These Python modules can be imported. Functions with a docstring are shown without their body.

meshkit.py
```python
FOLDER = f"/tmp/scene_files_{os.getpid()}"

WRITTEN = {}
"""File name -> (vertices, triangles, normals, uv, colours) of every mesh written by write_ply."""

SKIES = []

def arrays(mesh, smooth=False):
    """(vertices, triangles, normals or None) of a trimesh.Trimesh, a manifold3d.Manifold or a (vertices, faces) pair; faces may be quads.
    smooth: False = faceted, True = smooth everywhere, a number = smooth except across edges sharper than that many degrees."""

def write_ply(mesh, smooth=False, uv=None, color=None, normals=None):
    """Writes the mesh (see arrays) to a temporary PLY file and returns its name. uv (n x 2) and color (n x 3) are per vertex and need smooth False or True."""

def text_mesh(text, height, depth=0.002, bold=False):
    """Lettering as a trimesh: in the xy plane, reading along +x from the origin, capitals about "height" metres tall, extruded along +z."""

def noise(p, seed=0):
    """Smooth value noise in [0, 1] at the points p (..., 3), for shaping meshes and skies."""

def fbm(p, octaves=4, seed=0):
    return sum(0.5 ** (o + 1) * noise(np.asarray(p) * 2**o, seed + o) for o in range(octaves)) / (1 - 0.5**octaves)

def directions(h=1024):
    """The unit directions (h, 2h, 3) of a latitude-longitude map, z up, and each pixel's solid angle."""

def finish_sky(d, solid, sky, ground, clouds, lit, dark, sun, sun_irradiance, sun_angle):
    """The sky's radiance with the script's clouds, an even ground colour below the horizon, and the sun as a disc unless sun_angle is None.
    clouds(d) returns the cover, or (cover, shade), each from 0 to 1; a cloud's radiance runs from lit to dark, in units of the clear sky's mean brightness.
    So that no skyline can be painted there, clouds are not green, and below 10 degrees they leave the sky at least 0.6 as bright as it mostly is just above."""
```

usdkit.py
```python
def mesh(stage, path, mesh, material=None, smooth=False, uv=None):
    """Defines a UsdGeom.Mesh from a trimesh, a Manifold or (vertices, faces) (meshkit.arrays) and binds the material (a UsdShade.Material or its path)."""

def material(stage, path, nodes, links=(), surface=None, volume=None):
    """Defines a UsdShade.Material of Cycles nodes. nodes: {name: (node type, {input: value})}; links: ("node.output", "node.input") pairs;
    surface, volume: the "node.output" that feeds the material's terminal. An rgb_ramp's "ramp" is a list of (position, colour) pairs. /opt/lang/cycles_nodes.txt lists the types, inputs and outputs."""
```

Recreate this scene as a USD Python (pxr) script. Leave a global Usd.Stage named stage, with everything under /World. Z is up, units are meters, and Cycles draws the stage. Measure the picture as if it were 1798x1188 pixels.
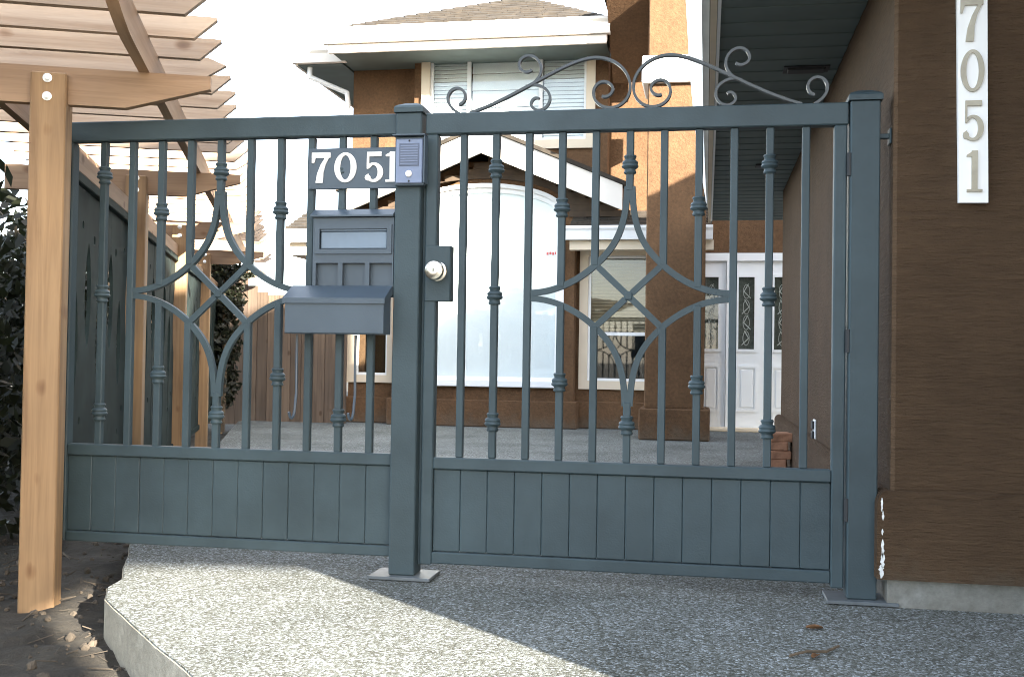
import math, random
import numpy as np, trimesh
from pxr import Usd, UsdGeom, UsdLux, UsdShade, Gf, Sdf
from shapely.geometry import Polygon, LineString, Point, box as sbox
from shapely import affinity
from shapely.ops import unary_union
from scipy.interpolate import CubicSpline
import usdkit, meshkit

rng = np.random.default_rng(7)
random.seed(7)
stage = Usd.Stage.CreateInMemory()
UsdGeom.SetStageUpAxis(stage, UsdGeom.Tokens.z)
UsdGeom.SetStageMetersPerUnit(stage, 1.0)
world = UsdGeom.Xform.Define(stage, '/World')
stage.SetDefaultPrim(world.GetPrim())
UsdGeom.Scope.Define(stage, '/World/Looks')

# ------------------------------------------------------------------ camera
YAW, PITCH, ROLL = 0.1796, 0.0201, 0.0155
FOC, W, H = 1880.8, 1798.0, 1188.0
fw = np.array([-math.sin(YAW)*math.cos(PITCH), math.cos(YAW)*math.cos(PITCH), math.sin(PITCH)])
rt = np.cross(fw, [0, 0, 1]); rt /= np.linalg.norm(rt); up = np.cross(rt, fw)
r2 = math.cos(ROLL)*rt + math.sin(ROLL)*up
u2 = -math.sin(ROLL)*rt + math.cos(ROLL)*up
cam = UsdGeom.Camera.Define(stage, '/World/camera')
M4 = Gf.Matrix4d(*[float(v) for v in (*r2, 0, *u2, 0, *(-fw), 0, 0, -3.912, 0.821, 1)])
cam.AddTransformOp().Set(M4)
cam.CreateHorizontalApertureAttr(36.0)
cam.CreateVerticalApertureAttr(36.0*676/1024)
cam.CreateFocalLengthAttr(36.0*FOC/W)
cam.CreateClippingRangeAttr(Gf.Vec2f(0.05, 2000))
cam.CreateFStopAttr(0.0)
cam.CreateExposureAttr(3.15)

# ------------------------------------------------------------------ sky and sun
SUN_AZ, SUN_EL = math.radians(48), math.radians(20)      # azimuth measured from -y towards +x
sun = np.array([math.sin(SUN_AZ)*math.cos(SUN_EL), -math.cos(SUN_AZ)*math.cos(SUN_EL), math.sin(SUN_EL)])
sky = UsdLux.DomeLight.Define(stage, '/World/sky')
skymat = usdkit.material(stage, '/World/Looks/sky_air', {
    'tc': ('texture_coordinate', {}),
    'mp': ('mapping', {'scale': (1.0, 1.0, 2.5)}),
    'n': ('noise_texture', {'scale': 1.6, 'detail': 6.0, 'roughness': 0.55}),
    'r': ('rgb_ramp', {'ramp': [(0.30, (0.25, 0.25, 0.25)), (0.62, (0.85, 0.85, 0.85))]}),
    's': ('sky_texture', {'sky_type': 'single_scattering', 'sun_disc': False, 'sun_elevation': SUN_EL,
                          'sun_rotation': math.atan2(sun[0], sun[1]), 'aerosol_density': 1.6}),
    'm': ('mix_color', {'b': (2.0, 2.1, 2.25)}),
    'bg': ('background_shader', {'strength': 0.145})},
    [('tc.generated', 'mp.vector'), ('mp.vector', 'n.vector'), ('n.fac', 'r.fac'), ('r.color', 'm.fac'),
     ('s.color', 'm.a'), ('m.result', 'bg.color')], surface='bg.background')
UsdShade.MaterialBindingAPI.Apply(sky.GetPrim()).Bind(skymat)
sky.GetPrim().SetCustomDataByKey('kind', 'structure')
sl = UsdLux.DistantLight.Define(stage, '/World/sun')
sl.CreateIntensityAttr(1.1); sl.CreateAngleAttr(0.5); sl.CreateNormalizeAttr(True)
sl.CreateColorAttr(Gf.Vec3f(1.0, 0.91, 0.78))
zx = sun; xx = np.cross([0, 0, 1], zx); xx /= np.linalg.norm(xx); yy = np.cross(zx, xx)
sl.AddTransformOp().Set(Gf.Matrix4d(*[float(v) for v in (*xx, 0, *yy, 0, *zx, 0, 0, 0, 0, 1)]))

# ------------------------------------------------------------------ materials
def mat(name, nodes, links, surface='p.BSDF'):
    return usdkit.material(stage, '/World/Looks/' + name, nodes, links, surface=surface)

def plain(name, col, rough=0.5, metallic=0.0, var=0.12, scale=6.0, bump=0.0, bscale=200.0, spec=0.5):
    c = np.array(col)
    nodes = {'tc': ('texture_coordinate', {}),
             'n': ('noise_texture', {'scale': scale, 'detail': 5.0, 'roughness': 0.6}),
             'r': ('rgb_ramp', {'ramp': [(0.3, tuple(c*(1-var))), (0.7, tuple(np.minimum(c*(1+var), 0.95)))]}),
             'p': ('principled_bsdf', {'roughness': rough, 'metallic': metallic, 'specular_ior_level': spec})}
    links = [('tc.object', 'n.vector'), ('n.fac', 'r.fac'), ('r.color', 'p.base_color')]
    if bump:
        nodes['b2'] = ('noise_texture', {'scale': bscale, 'detail': 3.0})
        nodes['b'] = ('bump', {'strength': bump, 'distance': 0.004})
        links += [('tc.object', 'b2.vector'), ('b2.fac', 'b.height'), ('b.normal', 'p.normal')]
    return mat(name, nodes, links)

def wood(name, light, dark, grain='z', knots=True, rough=0.7, knot_scale=4.6):
    s = {'x': (1.2, 26, 26), 'y': (26, 1.2, 26), 'z': (26, 26, 1.2)}[grain]
    k = {'x': (1.0, 0.2, 1.7), 'y': (0.2, 1.0, 1.7), 'z': (1.7, 0.2, 1.0)}[grain]
    l, d = np.array(light), np.array(dark)
    nodes = {'tc': ('texture_coordinate', {}), 'oi': ('object_info', {}),
             'off': ('vector_math', {'math_type': 'scale', 'scale': 37.0, 'vector1': (1.0, 0.7, 0.3)}),
             'add': ('vector_math', {'math_type': 'add'}),
             'mp': ('mapping', {'scale': s}),
             'n': ('noise_texture', {'scale': 1.0, 'detail': 6.0, 'roughness': 0.65, 'distortion': 0.6}),
             'r': ('rgb_ramp', {'ramp': [(0.28, tuple(d)), (0.45, tuple(0.4*d+0.6*l)), (0.62, tuple(l)), (0.78, tuple(0.75*l+0.25*d))]}),
             'mk': ('mapping', {'scale': k}),
             'kd': ('mix_vector', {'fac': 0.96}), 'v': ('voronoi_texture', {'scale': knot_scale, 'randomness': 1.0}),
             'kr': ('rgb_ramp', {'ramp': [(0.0, (0.30, 0.2, 0.14)), (0.09, (0.45, 0.33, 0.25)), (0.13, (0.72, 0.62, 0.54)), (0.19, (1, 1, 1))]}),
             'ks': ('separate_color', {}), 'kg': ('math', {'math_type': 'greater_than', 'value2': 0.42}), 'kf': ('math', {'math_type': 'multiply', 'value2': 0.8 if knots else 0.0}),
             'mul': ('mix_color', {'blend_type': 'multiply'}),
             'big': ('noise_texture', {'scale': 1.7, 'detail': 2.0}),
             'br': ('rgb_ramp', {'ramp': [(0.3, (0.82, 0.82, 0.84)), (0.7, (1.1, 1.08, 1.04))]}),
             'mul2': ('mix_color', {'blend_type': 'multiply', 'fac': 1.0}),
             'rv': ('map_range', {'from_min': 0.0, 'from_max': 1.0, 'to_min': 0.8, 'to_max': 1.16}),
             'hsv': ('hsv', {'hue': 0.5, 'saturation': 1.0, 'fac': 1.0}),
             'b': ('bump', {'strength': 0.5, 'distance': 0.004}),
             'p': ('principled_bsdf', {'roughness': rough})}
    links = [('oi.random', 'off.scale'), ('tc.object', 'add.vector1'), ('off.vector', 'add.vector2'),
             ('add.vector', 'mp.vector'), ('mp.vector', 'n.vector'), ('n.fac', 'r.fac'),
             ('add.vector', 'mk.vector'), ('v.distance', 'kr.fac'),
             ('v.color', 'ks.color'), ('ks.r', 'kg.value1'), ('kg.value', 'kf.value1'), ('kf.value', 'mul.fac'), ('n.color', 'kd.a'), ('mk.vector', 'kd.b'), ('kd.result', 'v.vector'), ('r.color', 'mul.a'), ('kr.color', 'mul.b'), ('add.vector', 'big.vector'), ('big.fac', 'br.fac'),
             ('mul.result', 'mul2.a'), ('br.color', 'mul2.b'), ('mul2.result', 'hsv.color'), ('oi.random', 'rv.value'),
             ('rv.result', 'hsv.value'), ('hsv.color', 'p.base_color'), ('n.fac', 'b.height'), ('b.normal', 'p.normal')]
    return mat(name, nodes, links)

def stucco(name, col, stretch=(1, 1, 1), strength=0.6, cmix=0.7):
    c = np.array(col)
    nodes = {'tc': ('texture_coordinate', {}),
             'mp': ('mapping', {'scale': stretch}),
             'n': ('noise_texture', {'scale': 2.0, 'detail': 8.0, 'roughness': 0.7}),
             'r': ('rgb_ramp', {'ramp': [(0.25, tuple(c*0.72)), (0.5, tuple(c)), (0.75, tuple(c*1.25))]}),
             'n2': ('noise_texture', {'scale': 34.0, 'detail': 5.0, 'roughness': 0.65}),
             'n3': ('noise_texture', {'scale': 110.0, 'detail': 4.0, 'roughness': 0.7}),
             'r3': ('rgb_ramp', {'ramp': [(0.35, (0.75, 0.75, 0.75)), (0.65, (1.2, 1.2, 1.2))]}),
             'mu': ('mix_color', {'blend_type': 'multiply', 'fac': cmix}),
             'b': ('bump', {'strength': strength, 'distance': 0.014}),
             'b3': ('bump', {'strength': 0.7, 'distance': 0.006}),
             'sx': ('separate_xyz', {}), 'nz': ('noise_texture', {'scale': 7.0, 'detail': 6.0, 'roughness': 0.7}),
             'za': ('math', {'math_type': 'multiply_add', 'value2': -0.55, 'value3': 0.0}), 'zb': ('math', {'math_type': 'add'}),
             'zr': ('map_range', {'from_min': -0.33, 'from_max': -0.10, 'to_min': 0.55, 'to_max': 0.0, 'clamp': True}),
             'dm': ('mix_color', {'b': (0.13, 0.115, 0.09)}),
             'p': ('principled_bsdf', {'roughness': 0.9, 'specular_ior_level': 0.25})}
    links = [('tc.object', 'sx.vector'), ('tc.object', 'nz.vector'), ('nz.fac', 'za.value1'), ('sx.z', 'zb.value1'), ('za.value', 'zb.value2'), ('zb.value', 'zr.value'), ('zr.result', 'dm.fac'),
             ('tc.object', 'n.vector'), ('n.fac', 'r.fac'), ('tc.object', 'mp.vector'), ('mp.vector', 'n2.vector'),
             ('n2.fac', 'b.height'), ('tc.object', 'n3.vector'), ('n3.fac', 'b3.height'), ('b.normal', 'b3.normal'),
             ('n2.fac', 'r3.fac'), ('r.color', 'mu.a'), ('r3.color', 'mu.b'),
             ('b3.normal', 'p.normal'), ('mu.result', 'dm.a'), ('dm.result', 'p.base_color')]
    return mat(name, nodes, links)

M = {}
M['gate'] = plain('gate_paint', (0.038, 0.058, 0.067), 0.5, var=0.22, scale=3.0, bump=0.2, bscale=140, spec=0.3)
M['scroll'] = plain('scroll_paint', (0.034, 0.042, 0.046), 0.38, var=0.2, scale=9.0)
M['mail'] = plain('mailbox_paint', (0.046, 0.066, 0.088), 0.4, var=0.1, scale=5.0, bump=0.08, bscale=300)
M['flap'] = plain('flap_metal', (0.14, 0.19, 0.25), 0.35, var=0.12, scale=9.0)
M['silver'] = plain('intercom_face', (0.16, 0.20, 0.30), 0.45, var=0.06, scale=12.0)
M['grille'] = plain('grille_dark', (0.08, 0.10, 0.15), 0.5, var=0.08)
M['dark'] = plain('dark_slot', (0.02, 0.022, 0.025), 0.6, var=0.2)
M['white'] = plain('white_paint', (0.80, 0.79, 0.76), 0.5, var=0.04, scale=3.0)
M['vinyl'] = plain('white_vinyl', (0.84, 0.86, 0.87), 0.4, var=0.02, scale=3.0)
M['cream'] = plain('cream_trim', (0.70, 0.60, 0.46), 0.6, var=0.06, scale=3.0, bump=0.1)
M['fascia'] = plain('fascia_paint', (0.78, 0.73, 0.66), 0.5, var=0.05, scale=3.0)
M['gutter'] = plain('gutter_aluminium', (0.78, 0.82, 0.84), 0.35, var=0.10, scale=3.0)
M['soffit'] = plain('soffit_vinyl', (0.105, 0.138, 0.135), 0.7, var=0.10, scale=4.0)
M['knob'] = plain('satin_nickel', (0.72, 0.68, 0.60), 0.22, metallic=1.0, var=0.06, scale=20)
M['bolt'] = plain('galvanised', (0.75, 0.78, 0.80), 0.3, metallic=0.6, var=0.08, scale=60)
M['numeral'] = plain('numeral_white', (0.85, 0.83, 0.80), 0.5, var=0.03)
M['sign_white'] = plain('sign_white', (0.90, 0.90, 0.89), 0.35, var=0.01)
M['brass'] = plain('weathered_brass', (0.36, 0.33, 0.26), 0.4, metallic=0.35, var=0.15, scale=20)
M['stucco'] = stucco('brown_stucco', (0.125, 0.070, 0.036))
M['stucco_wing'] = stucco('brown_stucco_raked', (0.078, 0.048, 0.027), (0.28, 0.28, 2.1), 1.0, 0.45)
M['foundation'] = stucco('grey_foundation', (0.25, 0.25, 0.23), strength=0.4)
M['peel'] = plain('peeled_white', (0.72, 0.72, 0.70), 0.8, var=0.2, scale=60)
M['cedar_v'] = wood('cedar_upright', (0.325, 0.205, 0.102), (0.175, 0.098, 0.045), 'z')
M['cedar_x'] = wood('cedar_cross', (0.29, 0.19, 0.115), (0.19, 0.115, 0.065), 'x')
M['cedar_y'] = wood('cedar_long', (0.34, 0.22, 0.135), (0.24, 0.145, 0.08), 'y')
M['slat'] = wood('cedar_slat', (0.47, 0.36, 0.265), (0.31, 0.21, 0.135), 'x')
M['old_fence'] = wood('old_cedar', (0.145, 0.105, 0.075), (0.07, 0.048, 0.033), 'z', rough=0.85)
M['brick'] = plain('red_brick', (0.34, 0.17, 0.10), 0.85, var=0.3, scale=18, bump=0.4, bscale=120)
M['green_fence'] = plain('green_fence_paint', (0.020, 0.030, 0.028), 0.8, var=0.3, scale=5, bump=0.15, bscale=120, spec=0.12)
M['green_cut'] = plain('fence_backing', (0.020, 0.022, 0.018), 0.8, var=0.2)
M['shingle'] = plain('roof_shingle', (0.036, 0.029, 0.021), 0.9, var=0.45, scale=7, bump=0.6, bscale=160)
M['door'] = plain('door_paint', (0.84, 0.87, 0.89), 0.4, var=0.02, scale=3.0)
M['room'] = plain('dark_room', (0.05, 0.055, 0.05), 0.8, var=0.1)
M['blind'] = plain('blind_white', (0.88, 0.90, 0.90), 0.6, var=0.02)
M['blind_tan'] = plain('blind_tan', (0.25, 0.195, 0.115), 0.7, var=0.05)
M['shade_toned_infill'] = plain('gable_board', (0.075, 0.052, 0.034), 0.85, var=0.25, scale=5, bump=0.3, bscale=80)  # dark tone carries the shade under the gable overhang
M['leaf_dry'] = plain('dry_leaf', (0.17, 0.085, 0.035), 0.8, var=0.4, scale=40)
M['plate'] = plain('base_plate_pale', (0.10, 0.115, 0.125), 0.45, var=0.25, scale=12)  # paler grey than the gate paint
M['clod'] = plain('soil_clod', (0.065, 0.052, 0.038), 0.95, var=0.5, scale=9)
M['twig'] = plain('twig_bark', (0.10, 0.075, 0.05), 0.9, var=0.3, scale=40)
M['paper'] = plain('paper_scrap', (0.55, 0.55, 0.56), 0.8, var=0.1, scale=30)
M['bark'] = plain('bark', (0.10, 0.075, 0.05), 0.95, var=0.4, scale=14, bump=0.5, bscale=60)
M['red'] = plain('red_sticker', (0.62, 0.10, 0.09), 0.6, var=0.05)
M['lead'] = plain('lead_came', (0.40, 0.43, 0.40), 0.45, metallic=0.2, var=0.2)
M['frost'] = plain('frosted_glass', (0.075, 0.085, 0.07), 0.3, var=0.5, scale=22)

M['glass'] = mat('window_glass', {'t': ('transparent_bsdf', {'color': (0.94, 0.96, 0.96)}), 'g': ('glossy_bsdf', {'color': (1, 1, 1), 'roughness': 0.02}),
                 'f': ('layer_weight', {'blend': 0.5}), 'r': ('rgb_ramp', {'ramp': [(0.0, (0.04, 0.04, 0.04)), (0.5, (0.05, 0.05, 0.05)), (0.8, (0.2, 0.2, 0.2)), (1.0, (0.9, 0.9, 0.9))]}), 'm': ('mix_closure', {})},
                 [('f.facing', 'r.fac'), ('r.color', 'm.fac'), ('t.BSDF', 'm.closure1'), ('g.BSDF', 'm.closure2')], surface='m.closure')
def leafmat(name, c):
    c = np.array(c)
    return mat(name, {'g': ('geometry', {}), 'r': ('rgb_ramp', {'ramp': [(0, tuple(c*0.5)), (0.5, tuple(c)), (1, tuple(c*1.7))]}),
                      'p': ('principled_bsdf', {'roughness': 0.5}), 't': ('translucent_bsdf', {}), 'm': ('mix_closure', {'fac': 0.3})},
               [('g.random_per_island', 'r.fac'), ('r.color', 'p.base_color'), ('r.color', 't.color'), ('p.BSDF', 'm.closure1'), ('t.BSDF', 'm.closure2')], surface='m.closure')
M['leaf'] = leafmat('leaf_shade_green', (0.022, 0.028, 0.012))  # leaf colour darkened to read as the shade behind the first post
M['leaf2'] = leafmat('leaf_olive', (0.065, 0.07, 0.03))

M['agg'] = mat('exposed_aggregate', {
    'tc': ('texture_coordinate', {}),
    'v': ('voronoi_texture', {'scale': 150.0, 'randomness': 1.0}),
    'sep': ('separate_color', {}),
    'r': ('rgb_ramp', {'ramp': [(0.0, (0.062, 0.063, 0.053)), (0.3, (0.112, 0.116, 0.102)), (0.55, (0.158, 0.168, 0.160)), (0.8, (0.215, 0.232, 0.235)), (1.0, (0.40, 0.44, 0.47))]}),
    'v2': ('voronoi_texture', {'scale': 150.0, 'feature': 'distance_to_edge'}),
    'e': ('rgb_ramp', {'ramp': [(0.0, (0.55, 0.55, 0.52)), (0.12, (1, 1, 1))]}),
    'mu': ('mix_color', {'blend_type': 'multiply', 'fac': 1.0}),
    'n': ('noise_texture', {'scale': 1.3, 'detail': 6.0, 'roughness': 0.6}),
    'nr': ('rgb_ramp', {'ramp': [(0.3, (0.68, 0.68, 0.66)), (0.5, (1.0, 1.0, 0.98)), (0.7, (1.2, 1.19, 1.18))]}),
    'mu2': ('mix_color', {'blend_type': 'multiply', 'fac': 1.0}),
    'b': ('bump', {'strength': 0.8, 'distance': 0.004}),
    'p': ('principled_bsdf', {'roughness': 0.85, 'specular_ior_level': 0.2})},
    [('tc.object', 'v.vector'), ('tc.object', 'v2.vector'), ('tc.object', 'n.vector'), ('v.color', 'sep.color'), ('sep.r', 'r.fac'),
     ('v2.distance', 'e.fac'), ('r.color', 'mu.a'), ('e.color', 'mu.b'), ('n.fac', 'nr.fac'), ('mu.result', 'mu2.a'), ('nr.color', 'mu2.b'),
     ('v2.distance', 'b.height'), ('b.normal', 'p.normal'), ('mu2.result', 'p.base_color')])
M['slab_side'] = stucco('slab_side', (0.36, 0.34, 0.28), strength=0.6)
M['dirt'] = mat('dirt', {
    'tc': ('texture_coordinate', {}),
    'n': ('noise_texture', {'scale': 5.0, 'detail': 10.0, 'roughness': 0.72}),
    'r': ('rgb_ramp', {'ramp': [(0.3, (0.018, 0.015, 0.011)), (0.5, (0.040, 0.034, 0.025)), (0.68, (0.075, 0.066, 0.05)), (0.8, (0.13, 0.12, 0.10))]}),
    'n2': ('noise_texture', {'scale': 40.0, 'detail': 6.0, 'roughness': 0.7}),
    'b': ('bump', {'strength': 1.0, 'distance': 0.03}),
    'p': ('principled_bsdf', {'roughness': 0.95})},
    [('tc.object', 'n.vector'), ('n.fac', 'r.fac'), ('r.color', 'p.base_color'), ('tc.object', 'n2.vector'), ('n2.fac', 'b.height'), ('b.normal', 'p.normal')])

# ------------------------------------------------------------------ scene helpers
used = {}
def numbered(parent, name):
    k = (str(parent), name); n = used.get(k, -1) + 1; used[k] = n
    return name if n == 0 else f'{name}_{n:03d}'

def ppath(p):
    if p is None: return '/World'
    return str(p.GetPath()) if hasattr(p, 'GetPath') else str(p)

def obj(name, mesh, m, parent=None, smooth=False):
    pp = ppath(parent)
    if isinstance(mesh, list): mesh = trimesh.util.concatenate(mesh)
    return usdkit.mesh(stage, pp + '/' + numbered(pp, name), mesh, M[m], smooth=smooth).GetPrim()

def tag(o, label=None, cat=None, group=None, kind=None):
    for k, v in (('label', label), ('category', cat), ('group', group), ('kind', kind)):
        if v: o.SetCustomDataByKey(k, v)
    return o

def thing(name, label, cat, loc=(0, 0, 0), rotz=0.0, group=None):
    x = UsdGeom.Xform.Define(stage, '/World/' + numbered('/World', name))
    x.AddTranslateOp().Set(Gf.Vec3d(*map(float, loc)))
    if rotz: x.AddRotateZOp().Set(float(rotz))
    return tag(x.GetPrim(), label, cat, group)

def part(name, parent, label=None):
    pp = ppath(parent)
    x = UsdGeom.Xform.Define(stage, pp + '/' + numbered(pp, name)).GetPrim()
    return tag(x, label)

# ------------------------------------------------------------------ mesh helpers
def bx(x0, x1, y0, y1, z0, z1, c=0.0):
    if c <= 0:
        m = trimesh.creation.box((x1-x0, y1-y0, z1-z0)); m.apply_translation(((x0+x1)/2, (y0+y1)/2, (z0+z1)/2)); return m
    c = min(c, 0.45*min(x1-x0, y1-y0, z1-z0))
    P = []
    for X, sx in ((x0, 1), (x1, -1)):
        for Y, sy in ((y0, 1), (y1, -1)):
            for Z, sz in ((z0, 1), (z1, -1)):
                P += [(X+sx*c, Y+sy*c, Z), (X+sx*c, Y, Z+sz*c), (X, Y+sy*c, Z+sz*c)]
    return trimesh.convex.convex_hull(np.array(P))

def exY(poly, y0, y1):
    """a polygon drawn in x, z pushed through from y0 to y1"""
    out = []
    for g in getattr(poly, 'geoms', [poly]):
        m = trimesh.creation.extrude_polygon(g, y1-y0, engine='earcut')
        v = m.vertices; m.vertices = np.stack([v[:, 0], y1 - v[:, 2], v[:, 1]], 1); out.append(m)
    return trimesh.util.concatenate(out)

def exX(poly, x0, x1):
    """a polygon drawn in y, z pushed through from x0 to x1"""
    out = []
    for g in getattr(poly, 'geoms', [poly]):
        m = trimesh.creation.extrude_polygon(g, x1-x0, engine='earcut')
        v = m.vertices; m.vertices = np.stack([x0 + v[:, 2], v[:, 0], v[:, 1]], 1); out.append(m)
    return trimesh.util.concatenate(out)

def exZ(poly, z0, z1):
    out = []
    for g in getattr(poly, 'geoms', [poly]):
        m = trimesh.creation.extrude_polygon(g, z1-z0, engine='earcut'); m.apply_translation((0, 0, z0)); out.append(m)
    return trimesh.util.concatenate(out)

def hull(P): return trimesh.convex.convex_hull(np.asarray(P, float))

def lathe(prof, at=(0, 0, 0), axis='z', n=16):
    m = trimesh.creation.revolve(np.array(prof, float), sections=n)
    if axis == 'y': m.apply_transform(trimesh.transformations.rotation_matrix(math.pi/2, (1, 0, 0)))   # profile height points towards -y
    m.apply_translation(at); return m

def tube(P, r, n=8):
    P = np.asarray(P, float); out = []
    ms = []
    for a, b in zip(P[:-1], P[1:]):
        ms.append(trimesh.creation.cylinder(r, segment=(a, b), sections=n))
    for q in P[1:-1]:
        s = trimesh.creation.icosphere(1, r); s.apply_translation(q); ms.append(s)
    return trimesh.util.concatenate(ms)

def spline(pts, n=60):
    p = np.array(pts, float); t = np.r_[0, np.cumsum(np.linalg.norm(np.diff(p, axis=0), axis=1))]
    return CubicSpline(t, p)(np.linspace(0, t[-1], n))

def ribbon(pts, w, y0, y1, n=60):
    return exY(LineString(spline(pts, n)).buffer(w/2, cap_style='flat', join_style='round'), y0, y1)

def digit(ch):
    """serif figures, one unit tall, as polygons with their left edge at 0"""
    if ch == '0':
        o = affinity.scale(Point(0, 0).buffer(1, 32), 0.33, 0.5); i = affinity.scale(Point(0, 0).buffer(1, 32), 0.175, 0.425)
        return affinity.translate(o.difference(i), 0.33, 0.5)
    if ch == '1':
        return unary_union([sbox(0.14, 0.0, 0.31, 1.0), sbox(0.0, 0.0, 0.45, 0.055), Polygon([(0.0, 0.86), (0.14, 0.86), (0.31, 1.0), (0.20, 1.0), (0.0, 0.90)])])
    if ch == '7':
        stem = Polygon([(0.50, 0.88), (0.62, 0.94), (0.45, 0.62), (0.38, 0.36), (0.36, 0.0), (0.15, 0.0), (0.20, 0.30), (0.32, 0.60)])
        return unary_union([sbox(0.0, 0.86, 0.62, 1.0), Polygon([(0, 0.68), (0.045, 0.68), (0.11, 0.88), (0, 0.88)]), stem]).buffer(0.008)
    if ch == '5':
        bowl = affinity.translate(affinity.scale(Point(0, 0).buffer(1, 32), 0.31, 0.32).difference(affinity.translate(affinity.scale(Point(0, 0).buffer(1, 32), 0.17, 0.25), -0.02, 0)), 0.29, 0.32)
        cut = Polygon([(-0.1, 0.14), (0.2, 0.32), (0.13, 0.60), (-0.1, 0.62)])
        ball = Point(0.085, 0.14).buffer(0.085)
        return unary_union([bowl.difference(cut), ball, sbox(0.06, 0.47, 0.115, 1.0), sbox(0.06, 0.87, 0.54, 1.0), Polygon([(0.06, 0.45), (0.115, 0.46), (0.22, 0.56), (0.2, 0.60)])])

def place_digit(ch, x, z, h, y0, y1, bevel=True):
    g = affinity.translate(affinity.scale(digit(ch), h, h, origin=(0, 0)), x, z)
    return exY(g, y0, y1)

# =================================================================== THE GROUND
E1 = np.array([0.929, 0.370]); E1 /= np.linalg.norm(E1); E2 = np.array([-E1[1], E1[0]]); PO = np.array([-2.411, -0.261])
def pw(a, b): return tuple(PO + a*E1 + b*E2)
PROT = math.degrees(math.atan2(E1[1], E1[0]))

slab_poly = Polygon([(-2.07, -0.435), (-1.98, -0.60), (-1.557, -1.057), (-1.325, -1.30), (-0.9, -1.78), (-0.3, -2.7), (0.3, -4.5), (0.6, -7.5), (9, -7.5), (9, 14), (-5.6, 14), pw(0.2, 9.6), pw(0.2, 5), pw(0.2, 0.62), (-2.20, -0.10), (-2.10, -0.28)])
edge = slab_poly.simplify(0.001)
pts = np.array(edge.exterior.segmentize(0.05).coords)[:-1]
pts[:, :2] += 0.012*np.stack([meshkit.fbm(np.c_[pts*6, 0*pts[:, :1]], 3, 1)-0.5, meshkit.fbm(np.c_[pts*6, 0*pts[:, :1]], 3, 2)-0.5], 1)
jag = Polygon(pts)
def slab_mesh(poly, z1, z0, rnd=0.005):
    inner = poly.buffer(-rnd)
    return exZ(poly, z0, z1-rnd), exZ(inner, z1-rnd-0.002, z1)
lo, hi = slab_mesh(jag, 0.0, -0.35)
drive = thing('driveway', None, None); tag(drive, kind='structure')
obj('slab_edge', lo, 'slab_side', drive); obj('slab_top', hi, 'agg', drive)

def ground_z(x, y):
    p = np.stack([x*1.0, y*1.0, 0*x], -1)
    z = -0.145 + 0.09*(meshkit.fbm(p*2.2, 4, 5)-0.5) + 0.05*(meshkit.fbm(p*9, 3, 9)-0.5)
    return z
gx = np.r_[-600, -200, -60, -20, -9, np.arange(-6, 0.01, 0.04), 3, 8, 30, 100, 600.]
gy = np.r_[-600, -100, -20, -8, -5, np.arange(-3, 3.01, 0.04), 4, 5, 7, 9, 12, 20, 60, 200, 600.]
XX, YY = np.meshgrid(gx, gy, indexing='ij'); ZZ = ground_z(XX, YY)
ZZ = np.where((XX < -30) | (XX > 9) | (YY < -8) | (YY > 20), -0.16, ZZ)
ni, nj = XX.shape; idx = np.arange(ni*nj).reshape(ni, nj)
F = np.stack([idx[:-1, :-1], idx[1:, :-1], idx[1:, 1:], idx[:-1, 1:]], -1).reshape(-1, 4)
tag(obj('ground', (np.stack([XX, YY, ZZ], -1).reshape(-1, 3), F), 'dirt', smooth=True), kind='structure')

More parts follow.
